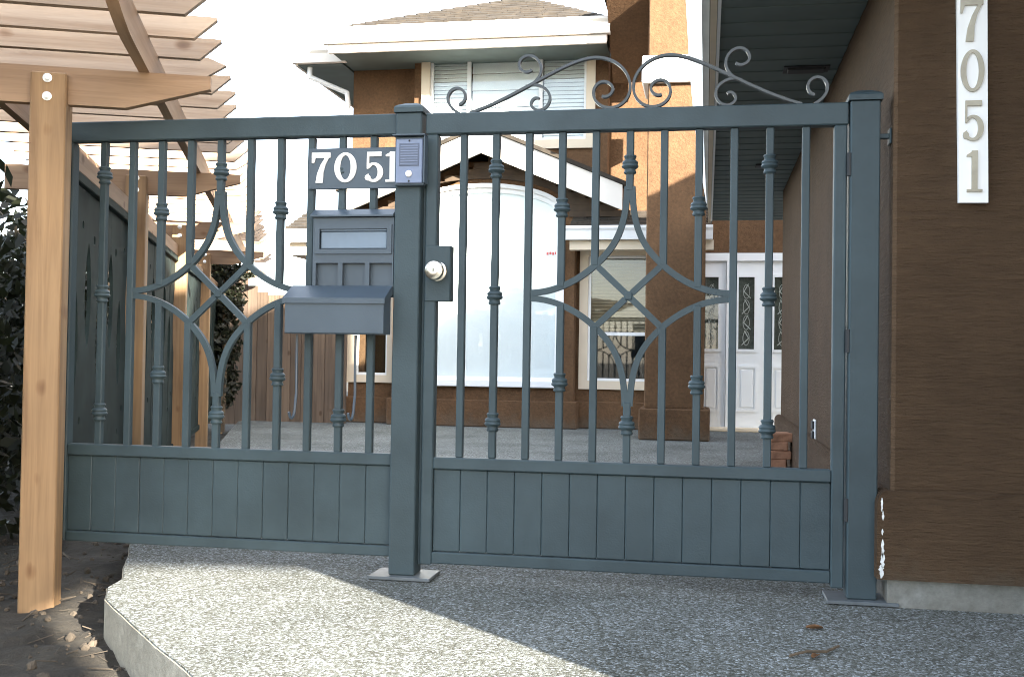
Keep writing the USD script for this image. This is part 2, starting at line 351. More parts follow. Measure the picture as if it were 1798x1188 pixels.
# =================================================================== THE HOUSE
house = thing('house', 'brown stucco two-storey house with white arched window and gabled front behind the gate', 'house')
def hole(x0, x1, z0, z1): return sbox(x0, z0, x1, z1)
WY, BY, UY, DY = 9.2, 8.95, 8.95, 9.4          # main wall, lower bay, upper bay, door wall
# --- openings
AX, AW, AZ0, AZS, AZT = -2.735, 0.985, 0.555, 2.62, 2.94      # arched window
arch_pts = [(AX-AW, AZ0), (AX+AW, AZ0)] + [(AX+AW*math.cos(t), AZS+(AZT-AZS)*math.sin(t)) for t in np.linspace(0, math.pi, 25)]
arch = Polygon(arch_pts)
lw = (-4.42, -3.98, 0.60, 1.95)                 # small window, left of the bay
rw = (-1.44, -0.62, 0.58, 2.12)                 # blind window right of the bay
uw = (-3.42, -1.46, 3.50, 4.56)                 # upper window
# walls
obj('wall', exY(sbox(-4.5, 0, -0.2, 4.6).difference(unary_union([hole(*lw), hole(*rw), sbox(-3.5, 0.3, -1.7, 2.9), sbox(-3.3, 3.3, -1.6, 4.4)])), WY, WY+0.16), 'stucco', house)
bay = unary_union([sbox(-3.85, 0.0, -1.58, 2.75), Polygon([(-3.85, 2.75), (-1.58, 2.75), (-1.9, 2.9), (-2.6, 3.19), (-3.5, 2.82)])])
obj('wall', exY(bay.difference(arch), BY, BY+0.12), 'stucco', house)
obj('wall', [bx(-3.85, -3.73, BY+0.12, WY, 0, 2.75), bx(-1.70, -1.58, BY+0.12, WY, 0, 2.75)], 'stucco', house)
obj('wall', exY(Polygon([(-3.62, 3.15), (-2.675, 3.54), (-1.20, 2.93), (-1.20, 4.62), (-3.62, 4.62)]).difference(hole(*uw)), UY+0.003, UY+0.12), 'stucco', house)
obj('wall', [bx(-3.62, -3.5, UY+0.12, WY, 3.1, 4.62), bx(-1.32, -1.20, UY+0.12, WY, 2.9, 4.62)], 'stucco', house)
obj('wall', exY(sbox(-0.2, 0, 4.0, 4.6).difference(sbox(-0.16, 0.0, 1.20, 2.17)), DY, DY+0.15), 'stucco', house)
obj('wall', bx(-0.2, -0.04, WY-0.0, DY, 0, 4.6), 'stucco', house)
obj('wall', [bx(-4.5, -4.34, WY+0.16, 16, 0, 4.6), bx(-4.34, 4.0, 15.84, 16, 0, 4.6), bx(3.84, 4.0, DY+0.15, 15.84, 0, 4.6)], 'stucco', house)
# gable boards behind the rakes, overhang shade put into their dark colour
for k in range(12):
    z0 = 2.56 + k*0.075; half = max(0.05, (3.30 - z0 - 0.04)/0.415)
    gb = sbox(-2.6-half, z0, -2.6+half, z0+0.073).difference(arch.buffer(0.10))
    for g in getattr(gb, 'geoms', [gb]):
        if g.area > 1e-3: obj('gable_board', exY(g, BY-0.035, BY-0.004), 'shade_toned_infill', house)
# interior behind the glass
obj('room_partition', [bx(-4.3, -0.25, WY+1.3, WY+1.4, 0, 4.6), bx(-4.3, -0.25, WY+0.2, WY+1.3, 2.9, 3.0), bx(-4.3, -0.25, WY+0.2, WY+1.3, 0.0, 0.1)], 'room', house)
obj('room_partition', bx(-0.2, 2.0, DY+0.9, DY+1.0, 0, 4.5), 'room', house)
# plinth bands
for x0, x1, y in ((-4.53, -3.852, WY), (-1.578, -0.2, WY)):
    obj('plinth', bx(x0, x1, y-0.045, y-0.002, 0, 0.33, 0.012), 'stucco', house)
obj('plinth', [bx(-3.90, -1.53, BY-0.045, BY-0.002, 0, 0.33, 0.012), bx(-1.576, -1.53, BY, WY-0.046, 0, 0.33)], 'stucco', house)

# --- windows
def window(rect, y, trim, trim_m, frame_m, label=None, sill=True, mullions=(), blind=None, rail=None):
    x0, x1, z0, z1 = rect
    w = part('window', house, label)
    t = trim
    obj('trim', exY(sbox(x0-t, z0-t, x1+t, z1+t).difference(sbox(x0+0.004, z0+0.004, x1-0.004, z1-0.004)), y-0.035, y-0.002), trim_m, w)
    fr = sbox(x0, z0, x1, z1).difference(sbox(x0+0.035, z0+0.035, x1-0.035, z1-0.035))
    for mx in mullions: fr = fr.union(sbox(mx-0.022, z0+0.01, mx+0.022, z1-0.01))
    if rail: fr = fr.union(sbox(x0+0.01, rail-0.02, x1-0.01, rail+0.02))
    obj('frame', exY(fr, y+0.012, y+0.065), frame_m, w)
    obj('glass', bx(x0+0.03, x1-0.03, y+0.04, y+0.045, z0+0.03, z1-0.03), 'glass', w)
    if blind:
        for (bx0, bx1, bz0, bz1, bm, pitch) in blind:
            sl = []
            z = bz0
            while z < bz1:
                sl.append(hull([(bx0, y+0.088, z), (bx1, y+0.088, z), (bx0, y+0.108, z+pitch*0.80), (bx1, y+0.108, z+pitch*0.80),
                                (bx0, y+0.118, z+pitch*0.99), (bx1, y+0.118, z+pitch*0.99), (bx0, y+0.094, z-0.002), (bx1, y+0.094, z-0.002)])); z += pitch
            obj('blind', sl, bm, w)
    return w
window(lw, WY, 0.09, 'cream', 'vinyl', 'small white-framed window left of the bay')
window(rw, WY, 0.10, 'cream', 'vinyl', 'window with half-drawn tan blind beside the column', rail=1.16, blind=[(-1.41, -0.65, 1.20, 2.10, 'blind_tan', 0.042)])
window(uw, UY, 0.105, 'cream', 'vinyl', 'wide upper window with white blinds', mullions=(-2.93, -2.03),
       blind=[(-3.39, -2.96, 3.53, 4.54, 'blind', 0.05), (-2.90, -2.06, 3.53, 4.54, 'blind', 0.21), (-2.00, -1.49, 3.53, 4.54, 'blind', 0.05)])
aw = part('window', house, 'tall white arched window under the gable')
obj('trim', exY(arch.buffer(0.045).difference(arch.buffer(-0.004)), BY-0.03, BY-0.002), 'vinyl', aw)
obj('sill', bx(AX-AW-0.07, AX+AW+0.06, BY-0.075, BY-0.032, AZ0-0.065, AZ0+0.02, 0.008), 'vinyl', aw)
obj('frame', exY(arch.difference(arch.buffer(-0.06)), BY+0.012, BY+0.06), 'vinyl', aw)
obj('glass', exY(arch.buffer(-0.05), BY+0.034, BY+0.040), 'glass', aw)
obj('blind', exY(arch.buffer(-0.03), BY+0.075, BY+0.083), 'blind', aw)
obj('sticker', [bx(-1.93+0.035*i, -1.93+0.035*i+0.026, BY+0.030, BY+0.033, 2.105+0.006*(i % 2), 2.145-0.008*((i+1) % 2)) for i in range(4)], 'red', aw)

# --- gutters, fascia boards, roofs
def gutter(x0, x1, y, z0, z1, d=0.11):
    prof = Polygon([(y, z1), (y, z1-0.03), (y+0.02, z1-0.06), (y+0.035, z0), (y+d, z0), (y+d, z1), (y+d-0.008, z1), (y+d-0.008, z0+0.01), (y+0.04, z0+0.01), (y+0.028, z1-0.055), (y+0.01, z1-0.028), (y+0.01, z1)])
    return exX(prof, x0, x1)
def shingles(parent, x0, x1, y0, z0, slope, rows, expo=0.14, hip=None, name='shingle'):
    """courses of single shingles climbing from the eave (y0, z0) backwards"""
    n = math.hypot(1, slope)
    for r in range(rows):
        a0, a1 = r*expo/n, (r*expo+0.2)/n
        xa, xb = (x0, x1) if hip is None else (x0+hip[0]*a0, x1+hip[1]*a0)
        x = xa - rng.uniform(0, 0.15)
        while x < xb:
            w = rng.uniform(0.17, 0.34); l, rr = max(x, xa), min(x+w-0.006, xb)
            if rr-l > 0.03:
                j = rng.uniform(-0.018, 0.018); th = rng.uniform(0.016, 0.03)
                zz = lambda y: z0 + slope*(y-y0)
                ya, yb = y0+a0-0.02+j, y0+a1
                obj(name, hull([(l, ya, zz(ya)+0.012), (rr, ya, zz(ya)+0.012), (l, ya, zz(ya)+0.012+th), (rr, ya, zz(ya)+0.012+th),
                                (l, yb, zz(yb)+0.001), (rr, yb, zz(yb)+0.001), (l, yb, zz(yb)+0.010), (rr, yb, zz(yb)+0.010)]), 'shingle', parent)
            x += w
# lower skirt roof, right of the gable
skirt = part('skirt_roof', house, 'shingled skirt roof with white gutter right of the gable')
obj('roof_deck', exX(Polygon([(8.62, 2.36), (9.2, 2.60), (9.2, 2.28), (8.62, 2.24)]), -1.57, 0.05), 'fascia', skirt)
obj('gutter', gutter(-1.66, 0.06, 8.48, 2.24, 2.40), 'vinyl', skirt)
obj('frieze', bx(-1.60, 0.07, 8.60, 8.72, 2.13, 2.238), 'cream', skirt)
shingles(skirt, -1.60, 0.05, 8.56, 2.385, 0.41, 5)
skirt2 = part('skirt_roof', house, 'shingled skirt roof with dark gutter at the left corner')
obj('roof_deck', exX(Polygon([(8.42, 2.34), (9.2, 2.66), (9.2, 2.20), (8.42, 2.20)]), -5.0, -3.9), 'fascia', skirt2)
obj('gutter', gutter(-5.06, -3.95, 8.28, 2.20, 2.36), 'gutter', skirt2)
obj('soffit', bx(-5.0, -3.9, 8.40, 9.19, 2.05, 2.198), 'cream', skirt2)
obj('roof_deck', exX(Polygon([(9.2, 2.64), (12, 3.2), (12, 2.1), (9.2, 2.1)]), -5.0, -4.5), 'fascia', skirt2)
shingles(skirt2, -5.03, -4.0, 8.36, 2.365, 0.41, 5)
# gable over the arched window
gable = part('gable_roof', house, 'gable with bright white rake boards above the arched window')
apx, apz, sl_ = -2.675, 3.578, 0.415
def gz(x, off): return apz - off - sl_*abs(x-apx)
for s, xe in ((-1, -4.42), (1, -0.983)):
    P = Polygon([(apx, gz(apx, 0)), (xe, gz(xe, 0)), (xe, gz(xe, 0.293)), (apx, gz(apx, 0.293))])
    obj('rake_board', exY(P, 8.53, 8.57), 'fascia', gable)
    xo = xe + s*0.05
    P = Polygon([(apx, apz+0.055), (xo, gz(xo, -0.055)), (xo, gz(xo, -0.008)), (apx, apz+0.008)])
    obj('roof_slope', exY(P, 8.50, 9.9), 'shingle', gable)
    P = Polygon([(apx, apz-0.01), (xe, gz(xe, 0.01)), (xe, gz(xe, 0.15)), (apx, apz-0.15)])
    obj('soffit', exY(P, 8.575, 9.9), 'shade_toned_infill', gable)
# upper roof: white fascia, gutter, soffit, shingle slope and hip
upr = part('upper_roof', house, 'upper hip roof with broad white fascia and gutter')
obj('fascia_board', bx(-4.52, -1.16, 8.28, 8.32, 4.50, 4.74, 0.004), 'fascia', upr)
obj('gutter', gutter(-4.56, -1.12, 8.16, 4.56, 4.745, 0.118), 'fascia', upr)
obj('fascia_board', bx(-4.50, -1.16, 8.235, 8.278, 4.455, 4.555, 0.004), 'fascia', upr)
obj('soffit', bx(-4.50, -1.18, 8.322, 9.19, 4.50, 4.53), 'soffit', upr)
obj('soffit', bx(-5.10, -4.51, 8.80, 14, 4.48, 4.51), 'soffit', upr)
obj('gutter', gutter(-5.15, -4.45, 8.68, 4.49, 4.66), 'fascia', upr)
obj('fascia_board', [bx(-5.13, -5.10, 8.78, 14, 4.47, 4.66)], 'fascia', upr)
up_s, PKX, PKY = 0.515, -2.42, 9.9
PKZ = 4.715 + up_s*(PKY-8.24)
obj('roof_deck', hull([(-4.55, 8.28, 4.70), (-1.10, 8.28, 4.70), (-1.10, 12.5, 4.70), (-4.55, 12.5, 4.70), (PKX, PKY, PKZ-0.02), (PKX, 11.5, PKZ-0.02), (-4.55, 8.28, 4.66), (-1.10, 12.5, 4.66)]), 'shingle', upr)
obj('roof_deck', hull([(-5.12, 8.80, 4.665), (-4.56, 8.80, 4.665), (-5.12, 14, 4.665), (-2.5, 14, 4.665), (-2.5, 11.5, 5.6), (-4.56, 8.80, 4.70)]), 'shingle', upr)
shingles(upr, -4.55, -1.12, 8.24, 4.715, up_s, 13, hip=((PKX+4.55)/(PKY-8.24), (PKX+1.12)/(PKY-8.24)))
for cx0, n_ in ((-4.55, 16), (-1.12, 12)):
    for q in range(n_):
        t0, t1 = q/n_, (q+1.25)/n_
        P0 = np.array([cx0+(PKX-cx0)*t0, 8.24+(PKY-8.24)*t0, 4.715+(PKZ-4.715)*t0]); P1 = np.array([cx0+(PKX-cx0)*t1, 8.24+(PKY-8.24)*t1, 4.715+(PKZ-4.715)*t1])
        dv = P1-P0; sd = np.cross(dv, (0, 0, 1)); sd /= np.linalg.norm(sd)
        obj('ridge_shingle', hull([P0+sd*0.09+(0, 0, -0.02), P0-sd*0.09+(0, 0, -0.02), P0+(0, 0, 0.045), P1+sd*0.09+(0, 0, -0.03), P1-sd*0.09+(0, 0, -0.03), P1+(0, 0, 0.025)]), 'shingle', upr)

# downspout at the left corner
obj('downspout', tube([(-4.98, 8.9, 4.48), (-4.98, 8.9, 4.36), (-4.56, 9.12, 4.20), (-4.545, 9.12, 4.08), (-4.545, 9.12, 2.62)], 0.032, 10), 'vinyl', house)

# --- portico: column and raised soffit
col = part('column', house, 'tall square stucco column with white cap band')
obj('shaft', bx(-0.645, -0.02, 7.55, 8.17, 0.33, 4.9, 0.012), 'stucco', col)
obj('plinth', bx(-0.70, 0.045, 7.49, 8.23, 0.0, 0.335, 0.015), 'stucco', col)
obj('cap_band', bx(-0.71, 0.05, 7.48, 8.24, 3.79, 4.08, 0.015), 'white', col)
pr = part('portico_roof', house)
obj('soffit', hull([(-1.14, 7.9, 4.86), (-0.646, 7.9, 4.86), (-1.14, 8.9, 4.16), (-0.646, 8.9, 4.16), (-1.14, 7.9, 4.90), (-0.646, 7.9, 4.90), (-1.14, 8.9, 4.90), (-0.646, 8.9, 4.90)]), 'stucco', pr)
obj('roof_deck', hull([(-1.05, 9.1, 4.62), (4.2, 9.1, 4.62), (4.2, 16.2, 4.62), (-2.4, 16.2, 4.62), (-2.4, 11.6, 4.62), (0.5, 12.5, 5.9), (2.5, 12.5, 5.9), (-1.05, 11.5, 5.7)]), 'shingle', house)
obj('roof_deck', bx(-1.18, 0.3, 7.86, 9.0, 4.905, 5.0), 'shingle', pr)

# --- front door with leaded lights
door = part('door', house, 'white front door with leaded glass lights')
fr = sbox(-0.16, 0.0, 1.20, 2.165).difference(unary_union([sbox(-0.12, 0.02, 0.235, 2.07), sbox(0.295, 0.02, 1.15, 2.07)]))
obj('frame', exY(fr, DY-0.01, DY+0.09), 'vinyl', door)
lites = [(0.06-0.02, None)]
def leaf(x0, x1, lights, panels):
    P = sbox(x0, 0.03, x1, 2.065)
    hs = [sbox(a, 0.99, b, 1.88) for a, b in lights]
    obj('door_leaf', exY(P.difference(unary_union(hs)), DY+0.03, DY+0.075), 'door', door)
    for a, b in lights:
        obj('light_trim', exY(sbox(a-0.028, 0.962, b+0.028, 1.908).difference(sbox(a+0.006, 0.996, b-0.006, 1.874)), DY+0.015, DY+0.028), 'door', door)
        obj('glass', bx(a, b, DY+0.05, DY+0.055, 0.99, 1.88), 'glass', door)
        obj('frosted_pane', bx(a, b, DY+0.058, DY+0.066, 0.99, 1.88), 'frost', door)
        c = (a+b)/2; hw = (b-a)/2
        cames = []
        for k in range(4):
            z = 1.13+0.19*k
            t = np.linspace(0, 2*math.pi, 20)
            cames.append(exY(LineString(np.c_[c+hw*0.38*np.sin(t), z+0.085*np.cos(t)]).buffer(0.003), DY+0.043, DY+0.048))
            cames.append(exY(LineString([(c-hw*0.5*(-1)**k, z-0.08), (c+hw*0.3*(-1)**k, z), (c-hw*0.2*(-1)**k, z+0.09)]).buffer(0.005), DY+0.0425, DY+0.0475))
        obj('leading', cames, 'lead', door)
    for a, b, z0, z1 in panels:
        obj('moulding', exY(sbox(a-0.012, z0-0.012, b+0.012, z1+0.012).difference(sbox(a+0.016, z0+0.016, b-0.016, z1-0.016)), DY+0.016, DY+0.028), 'door', door)
        obj('raised_panel', bx(a+0.04, b-0.04, DY+0.018, DY+0.0285, z0+0.04, z1-0.04, 0.006), 'door', door)
leaf(-0.115, 0.23, [(-0.03, 0.145)], [(-0.04, 0.155, 0.24, 0.79)])
leaf(0.30, 1.145, [(0.375, 0.575), (0.80, 1.0)], [(0.375, 0.60, 0.25, 0.785), (0.79, 1.01, 0.25, 0.785)])
obj('threshold', bx(-0.18, 1.22, DY-0.14, DY-0.012, 0.0, 0.05, 0.01), 'cream', door)

# =================================================================== RIGHT WING (its side wall, eave, gutter; an unseen garage block placed for its shade)
wing = thing('garage_wing', 'brown raked-stucco garage wing with vertical number sign, right of the gate', 'house wing')
WX = 0.628
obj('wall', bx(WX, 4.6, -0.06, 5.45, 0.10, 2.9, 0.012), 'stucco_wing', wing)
obj('wall', bx(1.5, 4.6, -2.67, -0.05, 0.10, 2.9, 0.012), 'stucco_wing', wing)  # garage block out of view, its corner placed to shade the driveway
Lp = Polygon([(WX-0.052, -0.112), (1.498, -0.112), (1.498, -0.04), (WX+0.02, -0.04), (WX+0.02, 5.47), (WX-0.052, 5.47)])
bt = [exZ(Lp, 0.10, 0.352)]
for q in range(9):
    a = 0.034*(1-math.cos((q+1)/9*math.pi/2)); bt.append(exZ(Lp.buffer(-a, join_style='mitre'), 0.352+0.045*math.sin(q/9*math.pi/2)-0.001, 0.352+0.045*math.sin((q+1)/9*math.pi/2)))
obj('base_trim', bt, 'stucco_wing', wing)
obj('foundation', [bx(WX-0.012, 4.55, -0.072, 5.44, -0.1, 0.098), bx(1.51, 4.55, -2.66, -0.07, -0.1, 0.099)], 'foundation', wing)
# chipped paint on the corner of the base
r8 = np.random.default_rng(12)
for cz, w, h in ((0.352, 0.004, 0.045), (0.315, 0.0025, 0.03), (0.205, 0.004, 0.06), (0.165, 0.006, 0.05), (0.128, 0.008, 0.045), (0.26, 0.0025, 0.02)):
    zs = np.linspace(-h/2, h/2, 9)
    wl = w*np.sin(np.linspace(0.15, 3.0, 9))*r8.uniform(0.3, 1.6, 9); wr = w*np.sin(np.linspace(0.15, 3.0, 9))*r8.uniform(0.3, 1.6, 9)
    c0 = WX-0.036 + r8.uniform(-0.003, 0.003)
    P = Polygon(np.r_[np.c_[c0-wl, cz+zs], np.c_[c0+wr, cz+zs][::-1]])
    obj('chipped_paint', exY(P.buffer(0.0005), -0.1135, -0.1118), 'peel', wing)
# eave: soffit strips, fascia, gutter
y = -0.62
while y < 7.2:
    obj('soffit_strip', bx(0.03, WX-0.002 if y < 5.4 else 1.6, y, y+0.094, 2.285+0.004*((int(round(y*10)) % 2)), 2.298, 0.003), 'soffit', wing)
    y += 0.1
obj('soffit_backing', bx(0.03, WX, -0.64, 7.25, 2.301, 2.32), 'dark', wing)
obj('fascia_board', bx(0.0, 0.028, -0.66, 7.25, 2.262, 2.47), 'cream', wing)
gp = np.array([(-0.105, 2.42), (-0.105, 2.385), (-0.090, 2.355), (-0.035, 2.275), (-0.003, 2.275), (-0.003, 2.42), (-0.012, 2.42), (-0.012, 2.285), (-0.032, 2.285), (-0.080, 2.36), (-0.095, 2.39), (-0.095, 2.42)])
gys = np.linspace(-0.66, 6.3, 30)
gm = []
for ya, yb in zip(gys[:-1], gys[1:]):
    m = exY(Polygon(gp), ya, yb); v = m.vertices.copy()
    f_ = np.clip((v[:, 1]-1.5)/4.8, 0, 1)**1.8
    v[:, 0] = np.where(v[:, 0] < -0.004, v[:, 0] + 0.080*f_*(-(v[:, 0]+0.003)/0.102), v[:, 0]); m.vertices = v; gm.append(m)
obj('gutter', gm, 'gutter', wing)
obj('edge_trim', bx(0.030, 0.044, -0.64, 7.2, 2.268, 2.2835), 'vinyl', wing)
obj('soffit_vent', [bx(0.38, 0.56, 1.50, 1.58, 2.270, 2.284, 0.004), bx(0.36, 0.58, 1.48, 1.60, 2.279, 2.2845, 0.002)], 'dark', wing)
obj('soffit_vent', bx(0.34, 0.48, 4.10, 4.20, 2.272, 2.284, 0.003), 'dark', wing)
RZ = lambda x: 2.46 + 0.62*(x+0.0)  # pitch chosen so the unseen ridge sets the shadow line on the column
obj('roof_slope', exY(Polygon([(-0.04, RZ(-0.04)-0.02), (3.4, RZ(3.4)), (3.4, RZ(3.4)-0.1), (0.0, RZ(0)-0.07)]), -0.64, 7.3), 'shingle', wing)
obj('roof_slope', exY(Polygon([(1.15, RZ(1.15)), (3.4, RZ(3.4)+0.001), (3.4, RZ(3.4)-0.1), (1.15, RZ(1.15)-0.1)]), -2.9, -0.641), 'shingle', wing)
obj('roof_slope', exY(Polygon([(3.402, RZ(3.4)), (6.9, 2.4), (6.9, 2.3), (3.402, RZ(3.4)-0.1)]), -2.9, 7.3), 'shingle', wing)
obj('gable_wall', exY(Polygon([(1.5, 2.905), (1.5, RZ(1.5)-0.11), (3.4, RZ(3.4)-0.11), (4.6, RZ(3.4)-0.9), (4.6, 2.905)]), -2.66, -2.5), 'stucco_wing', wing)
# small white outlet cover low on the side wall
out = thing('outlet_cover', 'small white weatherproof outlet cover low on the brown side wall', 'outlet cover')
obj('back_plate', bx(WX-0.012, WX-0.001, 2.46, 2.56, 0.385, 0.505, 0.004), 'vinyl', out)
obj('flap_lid', bx(WX-0.024, WX-0.013, 2.468, 2.552, 0.45, 0.498, 0.004), 'dark', out)
obj('flap_lid', bx(WX-0.024, WX-0.013, 2.468, 2.552, 0.393, 0.44, 0.004), 'dark', out)

# number sign on the wing wall
sign = thing('number_sign', 'tall white board with grey numerals 7051 on the brown wall', 'sign')
sg = Polygon([(0.836, 1.377), (0.930, 1.376), (0.921, 2.26), (0.823, 2.26)])
obj('board', exY(sg, -0.082, -0.062), 'sign_white', sign)
for ch, zt, zb, xc in (('7', 2.068, 1.925, 0.872), ('0', 1.895, 1.752, 0.875), ('5', 1.722, 1.585, 0.879), ('1', 1.552, 1.413, 0.884)):
    h = zt-zb; wd = digit(ch).bounds[2]*h*0.78
    g = affinity.translate(affinity.scale(digit(ch), h*0.80, h, origin=(0, 0)), xc-wd/2, zb)
    obj('numeral', [exY(g, -0.090, -0.0825)], 'brass', sign)

# =================================================================== GATE AND SIDE PANEL
BW = 0.0135
def bar(x, z0, z1): return bx(x-BW, x+BW, -BW, BW, z0, z1, 0.003)
def collar(x, z):
    return lathe([(0, -0.034), (0.0205, -0.034), (0.0235, -0.029), (0.0205, -0.023), (0.020, -0.017), (0.0285, -0.012), (0.0315, -0.007), (0.0285, -0.001), (0.0275, 0.001), (0.0295, 0.006), (0.027, 0.012), (0.0195, 0.017), (0.0205, 0.023), (0.0235, 0.029), (0.0205, 0.034), (0, 0.034)], (x, 0, z), n=14)
def star(cx, cz, parent):
    for sx in (-1, 1):
        for sz in (-1, 1):
            P = [(cx+sx*a, cz+sz*b) for a, b in ((0.009, 0.40), (0.016, 0.31), (0.048, 0.205), (0.120, 0.115), (0.22, 0.046), (0.36, 0.010))]
            obj('star_arc', ribbon(P, 0.0225, -0.0113-0.0004*sx-0.0008*sz, 0.0113+0.0004*sx+0.0008*sz, 40), 'gate', parent)
    d = 0.122
    obj('star_cross', exY(LineString([(cx-d, cz+d*0.94), (cx+d, cz-d*0.94)]).buffer(0.0115, cap_style='flat'), -0.0095, 0.0095), 'gate', parent)
    for s in (-1, 1):
        obj('star_cross', exY(LineString([(cx+s*0.012, cz+s*0.0113), (cx+s*d, cz+s*d*0.94)]).buffer(0.0112, cap_style='flat'), -0.0092, 0.0092), 'gate', parent)
    obj('star_boss', bx(cx-0.017, cx+0.017, -0.013, 0.013, cz-0.017, cz+0.017, 0.006), 'gate', parent)

def fill(parent, xs, kinds, cz, zt=1.664, zb=0.455):
    for x, k in zip(xs, kinds):
        segs = [(zb, zt)]
        if k == 'node': segs = [(zb, cz-0.112), (cz+0.112, zt)]
        if k == 'star': segs = [(zb, cz-0.385), (cz+0.385, zt)]
        if k == 'c2': segs = [(zb, cz-0.032), (cz+0.032, zt)]
        for a, b in segs: obj('bar', bar(x, a, b), 'gate', parent)
        for z in {'c3': (0.590, 1.060, 1.533), 'c2': (0.742, 1.385), 'star': (0.590, 1.540)}.get(k, ()):
            obj('collar', collar(x, z), 'gate', parent, smooth=40)

def planks(parent, x0, x1, n, z0, z1):
    w = (x1-x0)/n
    for i in range(n):
        d = rng.uniform(-0.0012, 0.0012)
        obj('panel_board', bx(x0+i*w+0.0008, x0+(i+1)*w-0.0008, -0.009+d, 0.006, z0, z1, 0.0025), 'gate', parent)
    obj('panel_backing', bx(x0, x1, 0.0065, 0.012, z0, z1), 'gate', parent)

# side panel
side = thing('fence_panel', 'fixed steel fence panel with star and mailbox, left of the gate post', 'fence panel')
obj('rail', bx(-2.535, -1.159, -0.026, 0.026, 1.666, 1.745, 0.004), 'gate', side)
obj('rail', bx(-2.50, -1.159, -0.0245, 0.0245, 0.418, 0.462, 0.004), 'gate', side)
obj('rail', bx(-2.50, -1.159, -0.0245, 0.0245, 0.078, 0.117, 0.004), 'gate', side)
obj('stile', bx(-2.535, -2.503, -0.023, 0.023, 0.078, 1.664, 0.003), 'gate', side)
xsL = [-2.376+0.1246*i for i in range(10)]
fill(side, xsL, ['c3', 'plain', 'c2', 'node', 'star', 'node', 'c2', 'plain', 'c3', 'plain'], 1.062)
star(-1.878, 1.062, side)
planks(side, -2.502, -1.160, 13, 0.119, 0.416)
obj('hinge_bracket', [bx(-2.555, -2.537, -0.03, 0.03, 1.56, 1.70, 0.003), bx(-2.555, -2.537, -0.03, 0.03, 0.44, 0.52, 0.003)], 'gate', side)

def cap(x, zc, w):
    return hull([(x+sx*a, sy*a, z) for a, z in ((w, zc), (w, zc+0.018), (w-0.006, zc+0.026), (0.022, zc+0.040)) for sx in (-1, 1) for sy in (-1, 1)])
def gate_post(xc, label, zb=0.0):
    p = thing('gate_post', label, 'gate post', (xc, 0, zb))
    obj('shaft', bx(-0.0495, 0.0495, -0.05, 0.05, 0.016, 1.742-zb, 0.004), 'gate', p)
    obj('cap', cap(0, 1.743-zb, 0.057), 'gate', p)
    obj('base_plate', bx(-0.118, 0.118, -0.085, 0.085, 0.003, 0.015, 0.002), 'plate', p)
    return p
pc = gate_post(-1.107, 'square steel post between side panel and gate, carrying the intercom')
pr_ = gate_post(0.536, 'square steel post hinging the gate beside the brown wall', 0.0)
for z in (1.52, 0.905, 0.32): obj('hinge', lathe([(0, -0.04), (0.009, -0.04), (0.009, 0.04), (0, 0.04)], (-0.0525, -0.042, z), n=10), 'dark', pr_)
obj('wall_bracket', [bx(0.05, 0.090, -0.012, 0.012, 1.615, 1.632, 0.002), bx(0.084, 0.0905, -0.025, 0.025, 1.595, 1.65, 0.002)], 'gate', pr_)

# gate leaf
gate = thing('gate', 'grey steel gate leaf with star, round knob and scrollwork on top', 'gate')
GX0, GX1 = -1.043, 0.478
obj('rail', bx(GX0-0.004, GX1+0.004, -0.026, 0.026, 1.664, 1.743, 0.004), 'gate', gate)
obj('rail', bx(-0.998, 0.434, -0.0245, 0.0245, 0.411, 0.455, 0.004), 'gate', gate)
obj('rail', bx(-0.998, 0.434, -0.0245, 0.0245, 0.060, 0.103, 0.004), 'gate', gate)
obj('stile', bx(GX0, -0.999, -0.0235, 0.0235, 0.055, 1.6635, 0.004), 'gate', gate)
obj('stile', bx(0.435, GX1, -0.0235, 0.0235, 0.045, 1.6635, 0.004), 'gate', gate)
obj('stop_strip', bx(-1.056, -1.046, -0.006, 0.020, 0.05, 1.66, 0.002), 'gate', gate)
xsR = [-0.903+0.1243*i for i in range(11)]
fill(gate, xsR, ['plain', 'c3', 'plain', 'c2', 'node', 'star', 'node', 'c2', 'plain', 'c3', 'plain'], 1.060)
star(-0.281, 1.060, gate)
planks(gate, -0.998, 0.434, 14, 0.105, 0.409)
obj('lock_plate', bx(-0.9985, -0.942, -0.024, 0.024, 1.035, 1.245, 0.004), 'gate', gate)
obj('lock_plate', bx(-1.040, -0.943, -0.030, -0.0242, 1.036, 1.244, 0.003), 'gate', gate)
knob = obj('knob', lathe([(0, 0), (0.034, 0), (0.036, 0.006), (0.032, 0.010), (0.016, 0.013), (0.014, 0.026), (0.024, 0.032), (0.034, 0.042), (0.037, 0.054), (0.033, 0.066), (0.022, 0.072), (0.012, 0.0735), (0, 0.071)], (-0.990, -0.0302, 1.147), 'y', 28), 'knob', gate, smooth=40)
obj('keyhole', bx(-0.9925, -0.9875, -0.1045, -0.098, 1.139, 1.155, 0.001), 'dark', knob)
